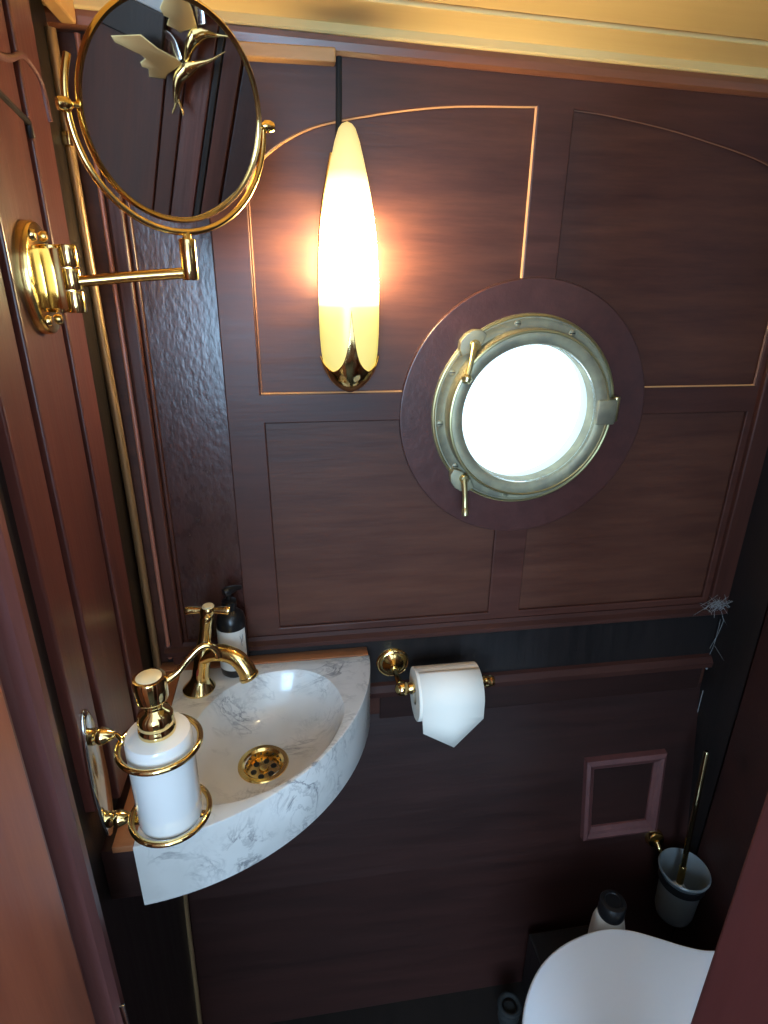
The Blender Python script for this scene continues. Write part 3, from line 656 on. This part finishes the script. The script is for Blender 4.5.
# ------------------------------------------------------------------ toilet paper
HY = -.078
th_ = root('paper_holder', 'gold toilet-paper holder with a round rosette on the dark board', 'holder', (.414, -.004, .81))
obj('rosette', lathe([(0, 0), (.0300, 0), (.0303, .003), (.0285, .005), (.0270, .0045), (.0255, .006), (.0215, .0075), (.0200, .0075), (.0150, .012), (.0100, .018), (.0075, .024), (0, .026)], (.413, -.004, .820), (0, -1, 0), 40), M['brass'], th_)
obj('arm', tube(spline([(.413, -.022, .820), (.4135, -.040, .820), (.416, -.062, .818), (.418, HY+.004, .8165)], 5), resamp([.0062, .0050, .0058, .0070], 5), 18), M['brass'], th_)
obj('elbow', lathe([(0, -.013), (.008, -.010), (.0125, -.004), (.0125, .004), (.0100, .009), (.0090, .010), (.0102, .012), (.0100, .020), (.0075, .022), (.0060, .024), (.0060, .03), (0, .03)], (.4175, HY, .8165), (1, 0, 0), 32), M['brass'], th_)
obj('rod', tube([(.42, HY, .8165), (.575, HY, .8165)], .0060, 16), M['brass'], th_)
obj('end_cap', lathe([(0, -.004), (.006, -.003), (.0105, 0), (.0110, .006), (.0090, .009), (.0105, .012), (.0085, .017), (0, .019)], (.5655, HY, .8165), (1, 0, 0), 32), M['brass'], th_)
RX0, RX1, RO, RI = .4400, .5530, .0465, .0190
rz = .8165 + .006 - RI; rc = V((0, HY, rz))
roll = root('toilet_roll', 'white toilet roll with its end folded to a point', 'toilet paper', (.4975, HY, rz))
obj('paper', lathe([(RI, 0), (RO-.001, 0), (RO, .001), (RO, RX1-RX0-.001), (RO-.001, RX1-RX0), (RI, RX1-RX0), (RI, 0)], (RX0, HY, rz), (1, 0, 0), 64), M['paper'], roll)
obj('core', lathe([(RI-.001, -.0003), (RI, -.0003), (RI, RX1-RX0+.0003), (RI-.001, RX1-RX0+.0003), (RI-.001, -.0003)], (RX0, HY, rz), (1, 0, 0), 40), M['card'], roll)
bm = bmesh.new(); prof = []
for k in range(14):
    a = math.radians(95+ (180-95)*k/13); prof.append((HY+(RO+.0008)*math.cos(a), rz+(RO+.0008)*math.sin(a)))
hang = [(HY-RO-.0010, rz-.012), (HY-RO-.0012, rz-.020)]
rows_ = [[bm.verts.new((x, y_, z_)) for x in (RX0+.005, (RX0+RX1)/2+.004, RX1-.001)] for y_, z_ in prof+hang]
for A, D in zip(rows_, rows_[1:]):
    for k in range(2): bm.faces.new((A[k], A[k+1], D[k+1], D[k]))
yT = HY-RO-.0014
L0 = bm.verts.new((RX0+.007, yT, rz-.046)); Rr = bm.verts.new((RX1-.001, yT, rz-.026)); tip = bm.verts.new(((RX0+RX1)/2+.006, yT-.001, rz-.082)); Mm = bm.verts.new(((RX0+RX1)/2+.004, yT, rz-.035))
A = rows_[-1]; bm.faces.new((A[0], A[1], Mm, L0)); bm.faces.new((A[1], A[2], Rr, Mm)); bm.faces.new((L0, Mm, tip)); bm.faces.new((Mm, Rr, tip))
fs = obj('folded_end', bm, M['paper'], roll); so = fs.modifiers.new('t', 'SOLIDIFY'); so.thickness = .0006; so.offset = 1

# ------------------------------------------------------------------ access hatch on the leaning lower wall
hx0, hx1, hz0, hz1 = .815, .996, .376, .560
def onlow(u, v, w_):
    return V((u, lowy(v) - .0005 + w_, v))
ah = root('access_hatch', 'square reddish moulded frame on the dark wall above the toilet', 'hatch', (.905, -.045, .376))
o_ = [(hx0, hz0), (hx1-.014, hz0), (hx1, hz1-.004), (hx0, hz1)]; o_ = [(hx0, hz0), (hx1-.010, hz0), (hx1, hz1), (hx0, hz1)]
b_ = .026
i_ = [(hx0+b_-.004, hz0+b_), (hx1-b_-.010, hz0+b_), (hx1-b_, hz1-b_), (hx0+b_-.004, hz1-b_)]
bm = bmesh.new()
lay = []
for t, h in ((0, 0), (.06, .012), (.35, .016), (.55, .012), (.75, .010), (.97, .005), (1, 0)):
    lay.append([bm.verts.new(onlow(o_[k][0]*(1-t)+i_[k][0]*t, o_[k][1]*(1-t)+i_[k][1]*t, -h)) for k in range(4)])
for A, D in zip(lay, lay[1:]):
    for k in range(4): bm.faces.new((A[k], A[(k+1) % 4], D[(k+1) % 4], D[k]))
obj('moulding', bm, M['hatch'], ah, smooth=False)
bm = bmesh.new(); bm.faces.new([bm.verts.new(onlow(a, b, -.0015)) for a, b in i_])
hp = obj('panel', bm, M['lowpanel'], ah, smooth=False); so = hp.modifiers.new('t', 'SOLIDIFY'); so.thickness = .001

# ------------------------------------------------------------------ toilet brush set
KX, KY, KZ = 1.006, -.147, .344
bh = root('brush_holder', 'frosted glass brush cup in a gold wall bracket beside the toilet', 'brush holder', (KX, KY, KZ-.12))
obj('cup', lathe([(0, -.125), (0.0275, -.125), (0.0344, -.119), (0.0378, -.105), (0.0404, -.03), (0.0421, -.008), (0.0482, .002), (0.0499, .008), (0.0473, .011), (0.0430, .006), (0.0396, -.010), (0.0370, -.10), (0.0310, -.118), (0, -.119)], (KX, KY, KZ), (0, 0, 1), 56), M['frost'], bh)
obj('holder_ring', lathe([(0.0417, -.024), (0.0451, -.024), (0.0451, -.008), (0.0417, -.008), (0.0417, -.024)], (KX, KY, KZ), (0, 0, 1), 56), M['black'], bh)
bk = V((.990, lowy(.352), .352))
obj('wall_bracket', lathe([(0, 0), (.020, 0), (.0205, .003), (.0185, .012), (.017, .014), (0, .015)], bk+V((-.004, .002, 0)), (0, -1, .15), 32), M['brass2'], bh)
obj('arm', tube(spline([bk+V((-.004, -.012, 0)), bk+V((-.002, -.024, -.010)), V((KX-.006, KY+.049, KZ-.016))], 5), .005, 12), M['brass'], bh)
tb = root('toilet_brush', 'toilet brush with a long thin gold handle standing in the frosted cup', 'brush', (KX-.003, KY, KZ-.118))
p0 = V((KX-.002, KY, KZ-.03)); p1 = V((KX+.006, KY+.030, .635))
obj('handle', tube([p0, p0+(p1-p0)*.06, p0+(p1-p0)*.5, p1-(p1-p0)*.01, p1], [.0056, .0055, .0054, .0056, .0036], 16), M['darkbrass'], tb)
hc_ = obj('handle_collar', lathe([(.004, 0), (.0072, .002), (.0072, .030), (.0060, .034), (.0072, .038), (.0072, .046), (.004, .05)], p0+V((0, 0, -.004)), p1-p0, 20), M['brass2'], tb)
bm = lathe([(0, -.108), (.016, -.103), (.022, -.095), (.024, -.070), (.020, -.050), (.012, -.044), (.006, -.026), (0, -.026)], (KX-.002, KY, KZ), (0, 0, 1), 40)
for v in bm.verts:
    k = random.uniform(.90, 1.05); v.co.x = KX-.002+(v.co.x-KX+.002)*k; v.co.y = KY+(v.co.y-KY)*k
obj('bristles', bm, M['whitepl'], tb)

# ------------------------------------------------------------------ toilet
wc_ = root('toilet', 'white toilet with closed lid at the lower right', 'toilet', (.80, -.462, 0))
TY = -.462
half = [(.541, 0), (.545, .035), (.556, .070), (.578, .108), (.612, .143), (.655, .168), (.705, .183), (.755, .188), (.795, .180), (.835, .162), (.870, .144), (.900, .132), (.925, .127)]
hs = [(p.x, p.y) for p in spline([V((a, b, 0)) for a, b in half], 5)]
loop = [(a, TY+b) for a, b in hs] + [(.930, TY+.122), (.930, TY-.122)] + [(a, TY-b) for a, b in reversed(hs)][:-1]
pl = lambda z: (lambda u, v, w_: V((u, v, z+w_)))
obj('lid', prism([loop], .016, pl(.412), .005, 4), M['plastic'], wc_)
loop2 = [(.94+(a-.94)*.985, TY+(b-TY)*.97) for a, b in loop]
obj('seat', prism([loop2], .014, pl(.395), .004, 3), M['plastic'], wc_)
for s in (-1, 1): obj('lid_hinge', cyl((.935, TY+s*.085-.02, .402), (.935, TY+s*.085+.02, .402), .010, None, 20, .002), M['steel'], wc_)
bm = bmesh.new(); rows2 = []
for sc, z, sh_ in ((.93, .388, 0), (.93, .370, 0), (.86, .33, .01), (.70, .24, .05), (.56, .15, .08), (.52, .06, .09), (.56, .0, .08)):
    rows2.append([bm.verts.new((.84+(a-.84)*sc, TY+(b-TY)*sc, z)) for a, b in loop])
for A, D in zip(rows2, rows2[1:]):
    for k in range(len(A)): bm.faces.new((A[k], A[(k+1) % len(A)], D[(k+1) % len(A)], D[k]))
bm.faces.new(rows2[0]); bm.faces.new(rows2[-1])
obj('pan', bm, M['ceramic'], wc_)

# bottle behind the toilet
kx, ky = .783, -.243
cb = root('cleaner_bottle', 'white bottle with a black cap standing behind the toilet lid', 'bottle', (kx, ky, 0))
sb = lambda pr_, nm, mt_, **k: obj(nm, lathe(pr_, (kx, ky, 0), (0, 0, 1), 40, **k), M[mt_], cb)
obj('bottle', lathe([(0, .22), (.028, .22), (.030, .225), (.030, .40), (.029, .425), (.024, .448), (.018, .456), (0, .456)], (kx, ky, -.045), (.0, .0, 1), 40), M['whitepl'], cb)
obj('cap', lathe([(0, .452), (.0225, .452), (.0235, .455), (.0235, .480), (.0215, .484), (.015, .4855), (.0140, .4835), (0, .4835)], (kx, ky, -.045), (0, 0, 1), 40), M['black'], cb)
struct('floor_box', B((.70, -.285, .0), (.90, lowy(.0)-.006, .1745), .004), M['dark'])

# stop valve and grey can on the floor behind the pan
vx, vy = .635, -.200
sv = root('stop_valve', 'blackened water stop valve low on the wall beside the toilet', 'valve', (vx, vy, .0))
obj('riser', tube([(vx, vy, 0), (vx, vy, .055)], .011, 16), M['blackpipe'], sv)
obj('valve_body', lathe([(0, 0), (.018, 0), (.020, .006), (.018, .012), (.022, .018), (.022, .030), (.016, .036), (.012, .044), (0, .045)], (vx, vy, .045), (0, 0, 1), 24), M['blackpipe'], sv)
obj('valve_wheel', tube([(vx+.020*math.cos(a*PI/12), vy+.020*math.sin(a*PI/12), .096) for a in range(24)], .005, 10, closed=True), M['blackpipe'], sv)

# cobweb in the right hand corner
bm = bmesh.new(); random.seed(9)
for k in range(46):
    c0_ = V((random.gauss(1.035, .014), -.019-random.random()*.012, random.gauss(.902, .006)))
    d1 = V((random.uniform(-1, 1), random.uniform(-.3, .3), random.uniform(-.7, .6)))*.018
    tube(spline([c0_-d1, c0_+V((random.uniform(-.004, .004), -.002, random.uniform(-.006, .006))), c0_+d1], 4), .00035, 4, bm=bm)
for a_, b_2 in (((1.068, -.018, .90), (1.062, -.006, .79)), ((1.066, -.010, .86), (1.064, -.004, .76)), ((1.066, -.012, .868), (RW-.002, -.09, .83)), ((1.05, -.02, .895), (RW-.004, -.02, .86)), ((1.066, -.012, .80), (RW-.003, -.085, .78))):
    tube(spline([a_, (V(a_)+V(b_2))*.5+V((0, -.004, -.006)), b_2], 6), .00045, 5, bm=bm)
tag(obj('cobweb', bm, M['dust_highlight'], loc=(1.04, -.02, .90)), 'grey dusty cobweb in the right corner at rail height', 'cobweb', kind='stuff')

# latch strike plate low on the left door frame
tag(obj('strike_plate', B((.0225, -.4500, .640), (.0345, -.4470, .7120), .0004), M['steel'], loc=(.028, -.4485, .64)), 'thin bright metal plate edge low on the left door frame', 'plate')
